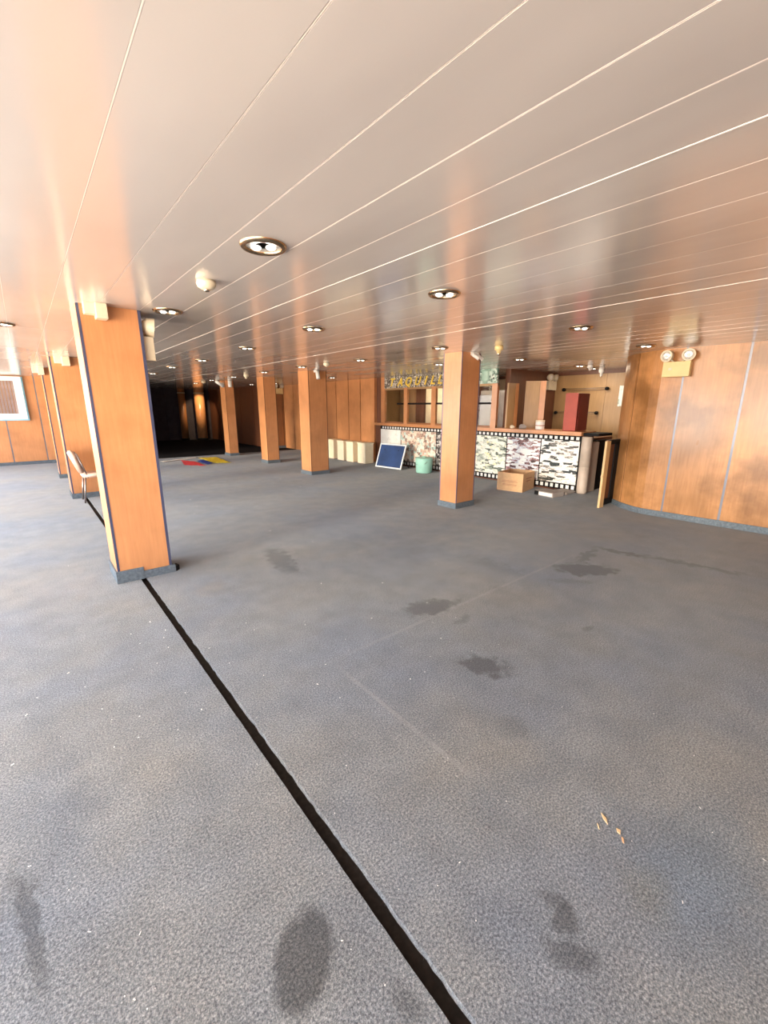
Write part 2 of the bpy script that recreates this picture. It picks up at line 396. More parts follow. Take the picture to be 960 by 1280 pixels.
# ------------------------------------------------------------------ ceiling: metal panels with a light bead in each joint
ceiling = sbox('ceiling', XL-.2, 10.3, YB-.2, YE+.2, CEIL+.03, CEIL+.25, BLACK)
SEAM = [.317, .61, .912, 1.212, 1.482, 1.745, 2.02, 2.32, 2.61]
while SEAM[-1] < 10.1: SEAM.append(round(SEAM[-1]+.2925, 4))
while SEAM[0] > XL+.1: SEAM.insert(0, round(SEAM[0]-.2925, 4))
edges = [XL]+[q for q in SEAM if XL+.05 < q < 10.15]+[10.2]
me_cache = {}
for a, b_ in zip(edges, edges[1:]):
    for (ya, yb) in ((YB, 6.1), (6.1, 14.4), (14.4, YE)):
        key = (round(b_-a, 3), ya)
        if key not in me_cache:
            bm = bmesh.new(); wd = b_-a
            vs = bx(bm, -wd/2+.0014, wd/2-.0014, ya+.001, yb-.001, 0, .03)
            bmesh.ops.bevel(bm, geom=[e for e in bm.edges if abs(e.verts[0].co.z) < 1e-6 and abs(e.verts[1].co.z) < 1e-6], offset=.002, segments=2, affect='EDGES')
            me = bpy.data.meshes.new('ceiling_panel'); bm.to_mesh(me); bm.free(); me.materials.append(CEILM); me_cache[key] = me
        o = bpy.data.objects.new('ceiling_panel', me_cache[key]); link(o, ceiling)
        o.location = ((a+b_)/2, 0, CEIL)
        o.rotation_euler = (0, random.uniform(-.0035, .0035), 0)
    if a > XL+.01:
        th = .007 if abs(a-1.745) < .02 else (.003 if a < 3 else (.006 if abs(a-3.78) < .16 else .0035))
        box('joint_bead', a-th/2, a+th/2, YB, YE, CEIL-.0012 if (abs(a-1.745) < .02 or abs(a-3.78) < .16) else CEIL+.0004, CEIL+.02, JOINT if abs(a-1.745) < .02 or abs(a-3.78) < .16 else CEILB, ceiling)

# ------------------------------------------------------------------ window side (left) and the end behind the camera
wl = sbox('wall_left', XL-.25, XL, YB-.2, YE+.2, -.2, .45, WOOD)
box('upper_wall', XL-.25, XL, YB-.2, YE+.2, 2.25, CEIL+.03, WOOD, wl)
ys = [YB-.2]+[v for w_ in WINS for v in w_]+[YE+.2]
for a, b_ in zip(ys[::2], ys[1::2]): box('wall_pier', XL-.25, XL, a, b_, .45, 2.25, WOOD, wl)
for i, (a, b_) in enumerate(WINS):
    bm = bmesh.new()
    for q in ((XL-.14, XL-.08, a, a+.06, .45, 2.25), (XL-.14, XL-.08, b_-.06, b_, .45, 2.25), (XL-.14, XL-.08, a, b_, .45, .51), (XL-.14, XL-.08, a, b_, 2.19, 2.25)): bx(bm, *q)
    o = struct('window_%d' % (i+2), bm, WHITEM)
wb = sbox('wall_back', XL-.25, 10.3, YB-.25, YB, -.2, CEIL+.03, WOOD)
sbox('wall_outer', 10.25, 10.45, YB-.25, YE+.2, -.2, CEIL+.2, WOODD)
# dark side wall of the far room and outer shell
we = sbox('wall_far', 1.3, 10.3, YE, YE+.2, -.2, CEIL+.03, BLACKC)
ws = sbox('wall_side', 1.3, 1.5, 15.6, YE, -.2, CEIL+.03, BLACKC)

def panel_wall(name, axis, plane, sgn, ranges, mat, groove, z0=.0, gap=.018, th=.02, base=True, strip=None):
    """wall of wood panels. axis 'y': wall along y at x=plane; axis 'x': wall along x at y=plane. sgn: side the panels face"""
    a0, a1 = ranges[0], ranges[-1]
    def B(nm, u0, u1, d0, d1, za, zb, mt, par):
        lo, hi = sorted((plane+sgn*d0, plane+sgn*d1))
        if axis == 'y': return box(nm, lo, hi, u0, u1, za, zb, mt, par)
        return box(nm, u0, u1, lo, hi, za, zb, mt, par)
    wob = B(name, a0, a1, -.15, -th, -.06, CEIL+.03, groove, None); wob['kind'] = 'structure'
    for u0, u1 in zip(ranges, ranges[1:]):
        B('wood_panel', u0+gap/2, u1-gap/2, -th, 0, z0, CEIL, mat, wob)
    if strip:
        for u in ranges[1:-1]: B('joint_strip', u-gap/2, u+gap/2, -th, -th*.3, z0, CEIL, strip, wob)
    if base: B('skirting_strip', a0, a1, 0, .012, 0, .09, SKIRT, wob)
    return wob

# end wall at the left, with a window
ew = panel_wall('wall_end', 'x', 15.6, -1, [-2.4, -1.85, -1.1, -.36, .385, 1.13, 1.5], WOOD, DARKG, gap=.03, strip=GREYBLUE)
wn = thing('window_1', (-.85, 15.58, 1.23), None, None, kind='structure')
bm = bmesh.new()
for q in ((-1.7, .11, 15.50, 15.58, 1.25, 1.40), (-1.7, .11, 15.50, 15.58, 2.26, 2.37), (-.06, .11, 15.50, 15.58, 1.40, 2.26), (-1.7, -1.56, 15.50, 15.58, 1.40, 2.26), (-.85, -.79, 15.52, 15.57, 1.40, 2.26)): bx(bm, *q)
obj('window_frame', bm, WHITEM, wn)
bm = bmesh.new()
for q in ((-1.73, .145, 15.53, 15.585, 1.215, 1.25), (.11, .145, 15.53, 15.585, 1.25, 2.37)): bx(bm, *q)
obj('blue_trim', bm, LBLUE, wn)
for q in ((-.76, -.06), (-1.56, -.85)): box('pane', q[0], q[1], 15.565, 15.568, 1.4, 2.26, GLASS, wn)
bm = bmesh.new()
for i in range(22):
    xx = -1.55+i*.0685; bx(bm, xx, xx+.055, 15.574+.004*(i % 2), 15.582+.004*(i % 2), 1.4, 2.26)
obj('curtain', bm, CURT, wn)

# wall beyond the bar, flush with the bar front
wr2 = panel_wall('wall_right', 'y', XW, -1, [10.1, 10.68, 11.3, 12.0, 12.7, 13.4, 14.1, 14.9, 15.7], WOOD, DARKG, gap=.034, base=False)
box('end_post', XW-.05, XW+.05, 9.93, 10.12, 0, CEIL, WOOD, wr2)
# short wall facing the hall at the entrance of the dark room, and dark walls beyond
wa = panel_wall('wall_alcove', 'x', 15.7, -1, [7.35, 7.48, 7.90, 8.12], WOODM, DARKG, gap=.02, base=True)
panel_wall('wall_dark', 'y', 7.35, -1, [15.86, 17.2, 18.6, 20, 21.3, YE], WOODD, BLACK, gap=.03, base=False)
# columns in the dark room
def dcol(x0, x1, y, mat, label, glow=False):
    t = thing('column', ((x0+x1)/2, y, 0), label, 'column')
    bm = bmesh.new(); cx, r = (x0+x1)/2, (x1-x0)/2
    lathe(bm, [(r, 0), (r, CEIL)], (cx, y, 0), 28); obj('shaft', bm, mat, t, True)
    bm = bmesh.new(); lathe(bm, [(r+.012, 0), (r+.012, .1)], (cx, y, 0), 28); obj('base_ring', bm, BLACK, t, True)
    bm = bmesh.new(); lathe(bm, [(r+.012, 2.2), (r+.012, 2.24)], (cx, y, 0), 28); obj('collar', bm, CREAM, t, True)
dcol(5.78, 6.10, 22.2, WOODM, 'dull brown round column in front of the black wall in the dark room')
dcol(6.46, 6.92, 22.0, WOOD, 'amber lit round column at the back of the dark room')
for xx in (4.2, 5.3): box('curtain_fold', xx, xx+.5, YE-.06, YE, .02, CEIL, BLACKC, we, .02)

# ------------------------------------------------------------------ right wall with the rounded corner
path = [(7.78, 3.10), (7.66, 3.04), (7.55, 2.95), (7.45, 2.85), (7.36, 2.74), (7.28, 2.62), (7.21, 2.50), (7.165, 2.36)]
def straight(y): return 7.155+.045*(2.3-y)
yy = 2.2
grooves_y = [2.09, 1.40, .71, .02, -.67, -1.36, -2.05, -2.74, -3.43]
P_all = path+[(straight(2.2), 2.2), (straight(YB), YB)]
bm = bmesh.new(); prism(bm, ribbon(P_all, .015, .18), 0, CEIL+.03)
wr = struct('wall_right', bm, DARKG)
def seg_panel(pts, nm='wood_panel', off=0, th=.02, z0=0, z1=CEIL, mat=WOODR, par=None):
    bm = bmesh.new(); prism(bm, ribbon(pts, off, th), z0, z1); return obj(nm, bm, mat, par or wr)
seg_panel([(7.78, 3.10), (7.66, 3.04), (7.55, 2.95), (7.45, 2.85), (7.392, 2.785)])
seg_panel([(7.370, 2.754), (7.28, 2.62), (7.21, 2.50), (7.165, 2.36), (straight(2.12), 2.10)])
ed = [2.09]+grooves_y[1:]+[YB]
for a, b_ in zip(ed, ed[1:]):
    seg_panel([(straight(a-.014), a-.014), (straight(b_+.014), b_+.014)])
for g in grooves_y:
    seg_panel([(straight(g+.013), g+.013), (straight(g-.013), g-.013)], 'joint_strip', .004, .016, mat=GREYBLUE)
seg_panel(path+[(straight(2.2), 2.2), (straight(YB), YB)], 'skirting_strip', -.014, .014, 0, .085, SKIRT)
# wall behind, closing the bar on this side, its back wall and its far end wall
sbox('wall_bar_side', 7.82, 10.3, 2.90, 3.06, 0, CEIL+.03, WOODM)
bb = panel_wall('wall_bar_back', 'y', 10.1, -1, [3.24, 4.4, 5.6, 7, 8.4, 10.1], WOODT, WOODM, gap=.006, base=False)
box('top_rail', 10.06, 10.1, 3.24, 10.1, 2.33, CEIL, WOODD, bb)
sbox('wall_bar_end', 8.2, 10.1, 5.6, 5.72, 0, CEIL+.03, WOODD)
sbox('wall_bar_far', 8.12, 10.1, 10.1, 10.25, 0, CEIL+.03, WOODT)

# ------------------------------------------------------------------ pillars
def pillar(x0, x1, y0, y1, label, trim=NAVY, step=False, tw=.022):
    t = thing('pillar', ((x0+x1)/2, (y0+y1)/2, 0), label, 'pillar', 'wood-clad pillars')
    box('core', x0+.012, x1-.012, y0+.012, y1-.012, 0, CEIL, WOODD, t)
    g = tw
    box('wood_panel', x0+g, x1-g, y0, y0+.012, 0, CEIL, WOOD, t)
    box('wood_panel', x0+g, x1-g, y1-.012, y1, 0, CEIL, WOOD, t)
    box('wood_panel', x0, x0+.012, y0+.004, y1-g, 0, CEIL, WOOD, t)
    box('wood_panel', x1-.012, x1, y0+g, y1-g, 0, CEIL, WOOD, t)
    for (a, b_) in ((x0, y0), (x1-g, y0), (x0, y1-g), (x1-g, y1-g)):
        ax0 = a+.0005 if a == x0 else a; 
        box('corner_trim', ax0 if a != x0 else a+.002, a+g+(.002 if a != x0 else 0), b_-.002 if b_ == y0 else b_, b_+g, 0, CEIL, trim, t)
    if step:
        # carpet skirting that steps down where the channel meets the pillar
        bm = bmesh.new(); bx(bm, x0-.014, GX0+.035, y0-.016, y0, -.0, .115); bx(bm, x0-.014, x0, y0, y1+.014, 0, .115); obj('skirting', bm, SKIRT, t)
        bm = bmesh.new(); bx(bm, GX0+.035, x1+.03, y0-.014, y0, -.0, .075); bx(bm, x1, x1+.014, y0, y1+.014, 0, .075); bx(bm, x0, x1, y1, y1+.014, 0, .075)
        obj('skirting', bm, SKIRT, t)
        bm = bmesh.new(); prism(bm, [(x1+.035, y0-.01), (x1+.075, y0+.03), (x1+.06, y0+.10), (x1+.02, y0+.05)], 0, .05); obj('loose_skirting_end', bm, BLACK, t)
    else:
        bm = bmesh.new()
        for q in ((x0-.014, x1+.014, y0-.014, y0, 0, .09), (x0-.014, x1+.014, y1, y1+.014, 0, .09), (x0-.014, x0, y0, y1, 0, .09), (x1, x1+.014, y0, y1, 0, .09)): bx(bm, *q)
        obj('skirting', bm, SKIRT, t)
    return t
pillar(.455, .915, 4.39, 4.80, 'large orange wood pillar in the left foreground with navy corner trims', step=True)
pillar(.475, .98, 9.20, 9.65, 'orange wood pillar behind the left foreground pillar, with the chair in front of it')
pillar(.455, .95, 12.1, 12.5, 'orange wood pillar nearest the end wall with the window')
pillar(5.155, 5.60, 4.385, 4.75, 'orange wood pillar standing in front of the collage bar, right of centre', PURPLE, tw=.022)
pillar(5.13, 5.62, 8.87, 9.35, 'orange wood pillar left of the row of cream blocks', DARKG, tw=.014)
pillar(5.27, 5.63, 11.56, 12.0, 'narrow orange wood pillar between the cream-block pillar and the farthest one', DARKG, tw=.012)
pillar(5.13, 5.42, 14.15, 14.6, 'farthest narrow orange pillar, at the edge of the dark carpet', DARKG, tw=.012)

# ------------------------------------------------------------------ bar with film-strip collage front
Y0, Y1 = 3.80, 9.70
bar = thing('bar_counter', (8.25, 6.7, 0), 'long bar counter fronted by a film-strip photo collage', 'bar')
box('carcass', XW+.02, 8.5, Y0+.02, 9.95, 0, 1.08, WOODD, bar)
divs = [3.80, 4.60, 5.40, 6.25, 7.48, 8.82, 9.70]
mats = [COLL[5], COLL[4], COLL[3], COLL[2], COLL[1], COLL[0]]
for i, (a, b_) in enumerate(zip(divs, divs[1:])):
    box('collage_panel', XW-.006, XW+.02, a+.012, b_-.012, .15, .98, mats[i], bar)
bm = bmesh.new(); bx(bm, XW, XW+.02, Y0, Y1, .03, 1.08); obj('film_backing', bm, BLACK, bar)
pf = {}
for zc, hh in ((1.0275, .055), (.09, .07)):
    bm = bmesh.new(); bx(bm, -.008, 0, -.029, .029, -hh/2, hh/2)
    me = bpy.data.meshes.new('film_perforation'); bm.to_mesh(me); bm.free(); me.materials.append(WHITE)
    y = Y0+.059
    while y+.03 < Y1:
        o = bpy.data.objects.new('film_perforation', me); link(o, bar); o.location = Vector((XW, y, zc))-org(bar); y += .108
box('left_cheek', XW+.0, XW+.03, 9.70, 9.93, 0, 1.08, WOODD, bar)
bm = bmesh.new(); lathe(bm, [(.085, .0), (.095, .03), (.095, .5), (.088, .505), (.095, .51), (.095, 1.05), (.085, 1.07)], (8.02, 3.715, 0), 24); obj('padded_corner_post', bm, BEIGEP, bar, True)
box('padded_end_panel', 8.05, 8.45, 3.67, 3.76, .0, .96, BEIGEP, bar, .015)
box('dark_recess', 8.45, 8.95, 3.72, 3.8, 0, .98, BLACK, bar)
top = thing('countertop', (8.2, 6.7, 1.08), 'long wooden countertop running along the top of the bar', 'countertop')
box('wood_top', XW-.05, 8.5, 3.78, 9.93, 1.08, 1.155, WOODM if False else WOOD, top, .006)
box('black_end_flap', 7.98, 8.55, 3.50, 3.78, 1.085, 1.135, BLACK, top, .006)

# glazed ticket window above the bar
gw = thing('ticket_window', (XW, 7.6, 1.155), 'wood-framed ticket window glazing above the bar, under the sign', 'window')
box('end_post', XW-.02, XW+.05, 9.505, 9.66, 1.157, CEIL, WOOD, wr2)
for (a, b_) in ((8.57, 8.70), (7.53, 7.68), (6.6, 6.7), (5.72, 5.86)):
    box('mullion', XW-.02, XW+.05, a, b_, 1.155, 2.098, WOOD, gw)
box('top_rail', XW-.015, XW+.045, 5.72, 9.5, 2.05, 2.098, WOODT, gw)
box('bottom_rail', XW-.015, XW+.045, 5.72, 9.5, 1.156, 1.20, WOODM, gw)
bm = bmesh.new(); bx(bm, XW+.0, XW+.03, 5.86, 9.0, 1.66, 1.705); obj('sliding_rail', bm, BLACK, gw)
for (a, b_) in ((8.70, 9.50), (7.68, 8.57), (6.7, 7.53), (5.86, 6.6)):
    box('pane', XW+.034, XW+.038, a, b_, 1.2, 2.05, GLASS, gw)
box('recess_panel', XW+.04, XW+.06, 9.66, 9.93, 1.157, CEIL, WOODD, wr2)
sg = thing('sign_board', (XW-.03, 7.6, 2.1), 'collaged sign board reading TAQUILLA in slanted gold letters', 'sign')
box('board', XW-.03, XW+.03, 6.45, 9.50, 2.1, CEIL, SIGNB, sg)
box('board_end', XW-.03, XW+.03, 5.74, 6.45, 2.1, CEIL, SIGNG, sg)
def text_mesh(txt, size, depth):
    cu = bpy.data.curves.new('letters', 'FONT'); cu.body = txt; cu.size = size; cu.extrude = depth; cu.shear = .35; cu.offset = .006; cu.space_character = 1.12
    tmp = bpy.data.objects.new('letters_tmp', cu); COL.objects.link(tmp)
    dg = bpy.context.evaluated_depsgraph_get(); me = bpy.data.meshes.new_from_object(tmp.evaluated_get(dg))
    bpy.data.objects.remove(tmp); bpy.data.curves.remove(cu); return me
yl = 9.28
for ch in 'TAQUILLA':
    me = text_mesh(ch, .29, .008); me.materials.clear(); me.materials.append(GOLD)
    wdt = max(v.co.x for v in me.vertices)
    # text x runs towards -y, text y runs up, face towards -x
    me.transform(Matrix(((0, 0, -1, 0), (-1, 0, 0, 0), (0, 1, 0, 0), (0, 0, 0, 1))))
    o = bpy.data.objects.new('letter', me); link(o, sg); o.location = Vector((XW-.04, yl, 2.15))-org(sg); yl -= wdt+.09
# gold emblem over the letters at the end
bm = bmesh.new(); lathe(bm, [(.05, 0), (.12, .08), (.10, .24), (.16, .29)], (XW-.02, 6.05, 2.10), 10); 

bmesh.ops.scale(bm, vec=(.25, 1, 1), space=Matrix.Translation(-Vector((XW-.02, 6.05, 2.1))), verts=bm.verts); obj('green_figure', bm, plain('pale_green_relief', (.36, .55, .47), .4), sg, True)

# inside of the ticket office: shelf units seen through the glass
def cup(y0, y1, mat, z1, label):
    t = thing('cupboard', (9.2, (y0+y1)/2, 0), label, 'cupboard', 'cupboards inside the ticket office')
    box('carcass', 9.0, 9.35, y0, y1, 0, z1, mat, t); box('door', 8.98, 9.0, y0+.02, (y0+y1)/2-.005, .05, z1-.05, mat, t); box('door', 8.98, 9.0, (y0+y1)/2+.005, y1-.02, .05, z1-.05, mat, t)
cup(9.9-.55, 10.05, WOODT, 2.2, 'tan cupboard behind the leftmost ticket window pane')
cup(8.95, 9.33, WOODD, 2.2, 'dark brown cupboard behind the ticket window, between two tan ones')
cup(8.1, 8.93, CREAMBOX, 2.1, 'pale cream cupboard behind the middle of the ticket window')
cup(7.0, 8.08, WOODD, 2.1, 'wide dark cupboard right of the pale one in the ticket office')
cup(5.8, 6.98, PAPERG, 2.0, 'grey cupboard behind the ticket window pane nearest the open counter')

# two standing door leaves behind the open counter
def leaf(xa, ya, xb, yb, z0, z1, label):
    t = thing('door_leaf', ((xa+xb)/2, (ya+yb)/2, z0), label, 'panel')
    d = Vector((xb-xa, yb-ya, 0)).normalized(); nn = Vector((-d.y, d.x, 0))*.02
    def quad(u0, u1, e=0):
        A = Vector((xa, ya, 0)).lerp(Vector((xb, yb, 0)), u0); B = Vector((xa, ya, 0)).lerp(Vector((xb, yb, 0)), u1); m_ = nn*(1+e)
        return [(A-m_).xy[:], (B-m_).xy[:], (B+m_).xy[:], (A+m_).xy[:]]
    bm = bmesh.new(); prism(bm, quad(0, .72), z0, z1); obj('leaf_panel', bm, WOODT, t)
    bm = bmesh.new(); prism(bm, quad(.72, 1, .6), z0, z1); obj('leaf_stile', bm, WOOD, t)
leaf(8.05, 5.54, 8.40, 5.53, 1.157, 2.10, 'tan wooden leaf standing on the counter against the window end post')
leaf(8.53, 5.42, 8.76, 5.07, 1.022, 2.15, 'tall tan wooden leaf with light edge, left of the white tin')
box('back_shelf', 8.5, 9.3, 3.8, 5.58, .95, 1.02, WOODD, bar)

# things on the counter
t = thing('cabinet', (8.38, 4.12, 1.155), 'tall narrow red cabinet standing on the end of the counter', 'cabinet')
box('body', 8.16, 8.62, 4.04, 4.28, 1.156, 1.86, RED_SHADED, t, .006); box('front_panel', 8.148, 8.16, 4.035, 4.285, 1.158, 1.865, RED, t)
box('side_recess', 8.22, 8.56, 4.033, 4.04, 1.22, 1.80, BLACK if False else RED_SHADED, t)
t = thing('tin', (8.22, 4.82, 1.155), 'white lidded tin with a printed label on the counter', 'tin')
bm = bmesh.new(); lathe(bm, [(.085, 1.156), (.088, 1.165), (.088, 1.31)], (8.22, 4.82, 0)); obj('can', bm, WHITE, t, False)
bm = bmesh.new(); lathe(bm, [(.091, 1.31), (.091, 1.335), (.08, 1.34)], (8.22, 4.82, 0)); obj('lid', bm, CREAM, t)
bm = bmesh.new(); lathe(bm, [(.0895, 1.20), (.0895, 1.27)], (8.22, 4.82, 0)); obj('paper_label', bm, PAPERW, t)
bm = bmesh.new(); lathe(bm, [(.0905, 1.225), (.0905, 1.24)], (8.22, 4.82, 0)); obj('label_band', bm, CARDD, t)
def crumple(name, c, r, mat, label, cat):
    bm = bmesh.new(); bmesh.ops.create_icosphere(bm, subdivisions=2, radius=r)
    for v in bm.verts: v.co = Vector((v.co.x*random.uniform(.8, 1.3), v.co.y*random.uniform(.9, 1.4), max(-r*.45, v.co.z*random.uniform(.6, 1.1)))); v.co += Vector(c)
    zz = min(v.co.z for v in bm.verts); bmesh.ops.translate(bm, verts=bm.verts, vec=(0, 0, c[2]-zz))
    tag(obj(name, bm, mat, loc=c), label, cat)
crumple('crumpled_cloth', (8.15, 5.18, 1.156), .07, PAPERG, 'small grey crumpled cloth on the counter, left of the white tin', 'cloth')
crumple('crumpled_paper', (8.07, 5.38, 1.156), .05, CREAM, 'little pale crumpled paper on the counter near the window end post', 'paper')
# rails on the bar's back wall
for i, (ya, yb, z, lab) in enumerate(((4.35, 5.35, 2.02, 'upper thin rail with dark end knobs on the tan wall behind the bar'), (4.52, 5.5, 1.49, 'lower thin rail with dark end knobs, partly behind the red cabinet'))):
    t = thing('wall_rail', (10.06, (ya+yb)/2, z), lab, 'rail')
    bm = bmesh.new(); tube(bm, (10.02, ya, z), (10.02, yb, z), .007); tube(bm, (10.02, ya, z-.035), (10.02, yb, z-.035), .004); obj('rod', bm, STEEL, t, True)
    for y in (ya, yb):
        bm = bmesh.new(); lathe(bm, [(.018, -.10), (.038, -.08), (.038, -.03), (.02, -.02), (.02, 0)], (10.1, y, z-.015), 14, 'X'); obj('knob', bm, BLACK, t, True)
# poster strip on the back wall; its lower part paints an orange-lit sliver
t = thing('poster', (10.08, 3.98, 1.1), 'narrow pale poster on the tan wall beside the rounded corner wall', 'poster')
box('print', 10.085, 10.095, 3.80, 4.10, 1.62, 2.06, POSTER, t); box('lower_strip', 10.085, 10.095, 3.80, 4.02, 1.10, 1.62, plain('orange_lit_strip', (.80, .45, .26), .6), t)

# open bar gate against the rounded wall
g = thing('bar_gate', (7.3, 2.98, 0), 'open wooden bar gate with pale edge leaning by the rounded wall', 'gate')
box('gate_edge', 7.02, 7.16, 2.93, 2.965, 0, 1.08, WOODL, g, .004)
box('gate_leaf', 7.16, 7.62, 2.97, 3.01, .02, 1.09, WOODD, g, .003)
box('gate_rail', 7.16, 7.6, 2.95, 2.975, 1.02, 1.09, BLACK, g); box('gate_rail', 7.16, 7.6, 2.95, 2.975, .02, .12, BLACK, g)
box('gate_stile', 7.40, 7.6, 2.95, 2.975, .1, 1.04, BLACK, g)
box('latch', 7.0, 7.02, 2.935, 2.96, .50, .54, WOODL, g)

# ------------------------------------------------------------------ row of cream blocks along the wall
blk = [(11.20, 12.0, 7.35, 'cream block at the far left of the row, nearest the pillar'), (10.70, 10.92, 7.33, 'cream block second from the left in the row by the panelled wall'),
       (10.22, 10.52, 7.32, 'cream block third from the left in the row by the panelled wall'), (9.72, 9.98, 7.36, 'cream block at the right end of the row, nearest the blue board')]
for i, (a, b_, xa, lab) in enumerate(blk):
    a = [11.30, 10.72, 10.22, 9.68][i]; b_ = a+[.55, .34, .34, .36][i]
    t = thing('cream_block', (xa+.17, (a+b_)/2, 0), lab, 'block', 'cream blocks along the wall')
    box('block_body', xa, xa+.30, a, b_, .01, .565, CREAMBOX, t, .006)
    box('block_cap', xa-.012, xa+.312, a-.012, b_+.012, .565, .60, CREAMBOX, t, .004)
    box('block_plinth', xa+.02, xa+.28, a+.02, b_-.02, 0, .012, WOODM, t)

# blue board leaning on the bar
t = thing('display_board', (7.45, 8.6, 0), 'blue felt board with white frame propped up before the bar front', 'board')
bl, br = Vector((7.24, 9.06, .0)), Vector((7.34, 8.17, .0))
# keep it a true rectangle: bottom edge direction from bl to br, up vector by the lean
ux = (br-bl).normalized(); Wd = .93
lean = .20; H_ = .66
upv = Vector((lean, .22, math.sqrt(max(.01, H_*H_-lean*lean)))); upv = (upv-ux*upv.dot(ux)).normalized()
nrm = ux.cross(upv).normalized()
M4 = Matrix(((ux.x, upv.x, nrm.x, bl.x), (ux.y, upv.y, nrm.y, bl.y), (ux.z, upv.z, nrm.z, .012), (0, 0, 0, 1)))
box('felt', .03, Wd-.03, .03, H_-.03, -.006, .006, BLUEB, t, mat4=M4)
bm = bmesh.new()
for q in ((0, .035, 0, H_), (Wd-.035, Wd, 0, H_), (.035, Wd-.035, 0, .035), (.035, Wd-.035, H_-.035, H_)): bx(bm, q[0], q[1], q[2], q[3], -.012, .012, M4)
obj('board_frame', bm, WHITEM, t)
bm = bmesh.new(); tube(bm, M4 @ Vector((.2, .5, .012)), (7.72, 8.75, .01), .012); tube(bm, M4 @ Vector((.7, .5, .012)), (7.78, 8.3, .01), .012); obj('rear_strut', bm, BLACK, t)
box('back_panel', .03, Wd-.03, .03, H_-.03, -.011, -.007, BLACK, t, mat4=M4)

# mint bucket
t = thing('bucket', (7.55, 7.5, 0), 'mint green lidded bucket standing in front of the collage', 'bucket')
bm = bmesh.new(); lathe(bm, [(.185, 0), (.20, .02), (.215, .30), (.215, .34)], (7.55, 7.5, 0), 32); obj('tub', bm, MINT, t, True)
bm = bmesh.new(); lathe(bm, [(.222, .325), (.222, .35), (.20, .375), (.06, .385)], (7.55, 7.5, 0), 32); obj('lid', bm, MINT, t, False)
bm = bmesh.new(); lathe(bm, [(.05, .385), (.05, .40), (.035, .41)], (7.55, 7.5, 0), 16); obj('lid_knob', bm, MINT, t, False)
bm = bmesh.new()
for i in range(16):
    a0 = math.pi*i/16; a1 = math.pi*(i+1)/16
    tube(bm, (7.55+.226*math.cos(a0)*-.35-.2, 7.5+.225*math.cos(a0), .31-.10*math.sin(a0)), (7.55+.226*math.cos(a1)*-.35-.2, 7.5+.225*math.cos(a1), .31-.10*math.sin(a1)), .004, 6)
obj('handle', bm, STEEL, t)

# cardboard box (open top, hand hole, printed lines)
t = thing('cardboard_box', (7.5, 4.8, 0), 'open brown cardboard box on the floor before the collage bar', 'box')
ang = math.atan2(.13, .63); BM = Matrix.Translation((7.18, 4.46, 0)) @ Matrix.Rotation(ang, 4, 'Z')
Lx, Ly, Hh = .62, .52, .355
bm = bmesh.new()
for q in ((0, .008, 0, Ly), (Lx-.008, Lx, 0, Ly), (.008, Lx-.008, 0, .008), (.008, Lx-.008, Ly-.008, Ly)): bx(bm, q[0], q[1], q[2], q[3], 0, Hh, BM)
bx(bm, .008, Lx-.008, .008, Ly-.008, 0, .008, BM); obj('carton', bm, CARD, t)
bm = bmesh.new(); bx(bm, .15, Lx-.15, -.003, .0, .24, .255, BM); bx(bm, .18, Lx-.22, -.003, .0, .19, .205, BM); obj('side_print', bm, CARDD, t)
bm = bmesh.new()
for z, a, b_ in ((.20, .12, .42), (.175, .10, .43), (.13, .12, .40), (.11, .12, .40)): bx(bm, -.0025, 0, a, b_, z, z+.007, BM)
bm_ = bm; obj('front_print', bm_, CARDD, t)
box('flap', .0, .012, .0, Ly, Hh, Hh+.004, CARD, t, mat4=BM)
box('flap', .008, Lx*.7, Ly*.5, Ly-.008, Hh-.10, Hh-.095, CARD, t, mat4=BM)
# binder and papers
t = thing('binder', (7.35, 4.0, 0), 'grey box file with white spine lying on the carpet', 'binder')
BM = Matrix.Translation((7.17, 3.83, 0)) @ Matrix.Rotation(-.12, 4, 'Z')
box('file_body', .006, .33, 0, .40, 0, .085, PAPERG, t, .004, BM); box('spine_label', -.002, .006, .02, .30, .012, .07, PAPERW, t, mat4=BM); box('spine', 0, .006, .305, .395, .003, .082, BLACK, t, mat4=BM)
t = thing('paper_stack', (7.65, 3.95, 0), 'loose pile of grey papers right of the box file', 'papers')
for i in range(4):
    BM = Matrix.Translation((7.60, 3.80, i*.014)) @ Matrix.Rotation(random.uniform(-.25, .2), 4, 'Z')
    box('paper_bundle', 0, .26, 0, .30, 0, .0135, (PAPERG, PAPERG, BEIGEP, PAPERG)[i], t, mat4=BM)

# flag-like cloths on the floor
def cloth(name, pts, mat, label, z=.004):
    bm = bmesh.new(); n = 10
    P = [Vector((x, y, 0)) for x, y in pts]
    g = [[bm.verts.new(P[0].lerp(P[1], i/n).lerp(P[3].lerp(P[2], i/n), j/n)+Vector((random.uniform(-.01, .01), random.uniform(-.01, .01), z+random.uniform(0, .014)))) for i in range(n+1)] for j in range(n+1)]
    for j in range(n):
        for i in range(n): bm.faces.new((g[j][i], g[j][i+1], g[j+1][i+1], g[j+1][i]))
    ed_ = [e for e in bm.edges]
    r = bmesh.ops.extrude_face_region(bm, geom=list(bm.faces)); bmesh.ops.translate(bm, verts=[v for v in r['geom'] if isinstance(v, bmesh.types.BMVert)], vec=(0, 0, .006))
    bmesh.ops.recalc_face_normals(bm, faces=bm.faces)
    return tag(obj(name, bm, mat, loc=(P[0].x, P[0].y, 0)), label, 'cloth', 'coloured cloths on the floor')
cloth('red_cloth', [(3.28, 12.65), (3.70, 12.15), (3.74, 13.2), (3.5, 13.85)], REDC, 'bright red cloth lying flat on the far carpet')
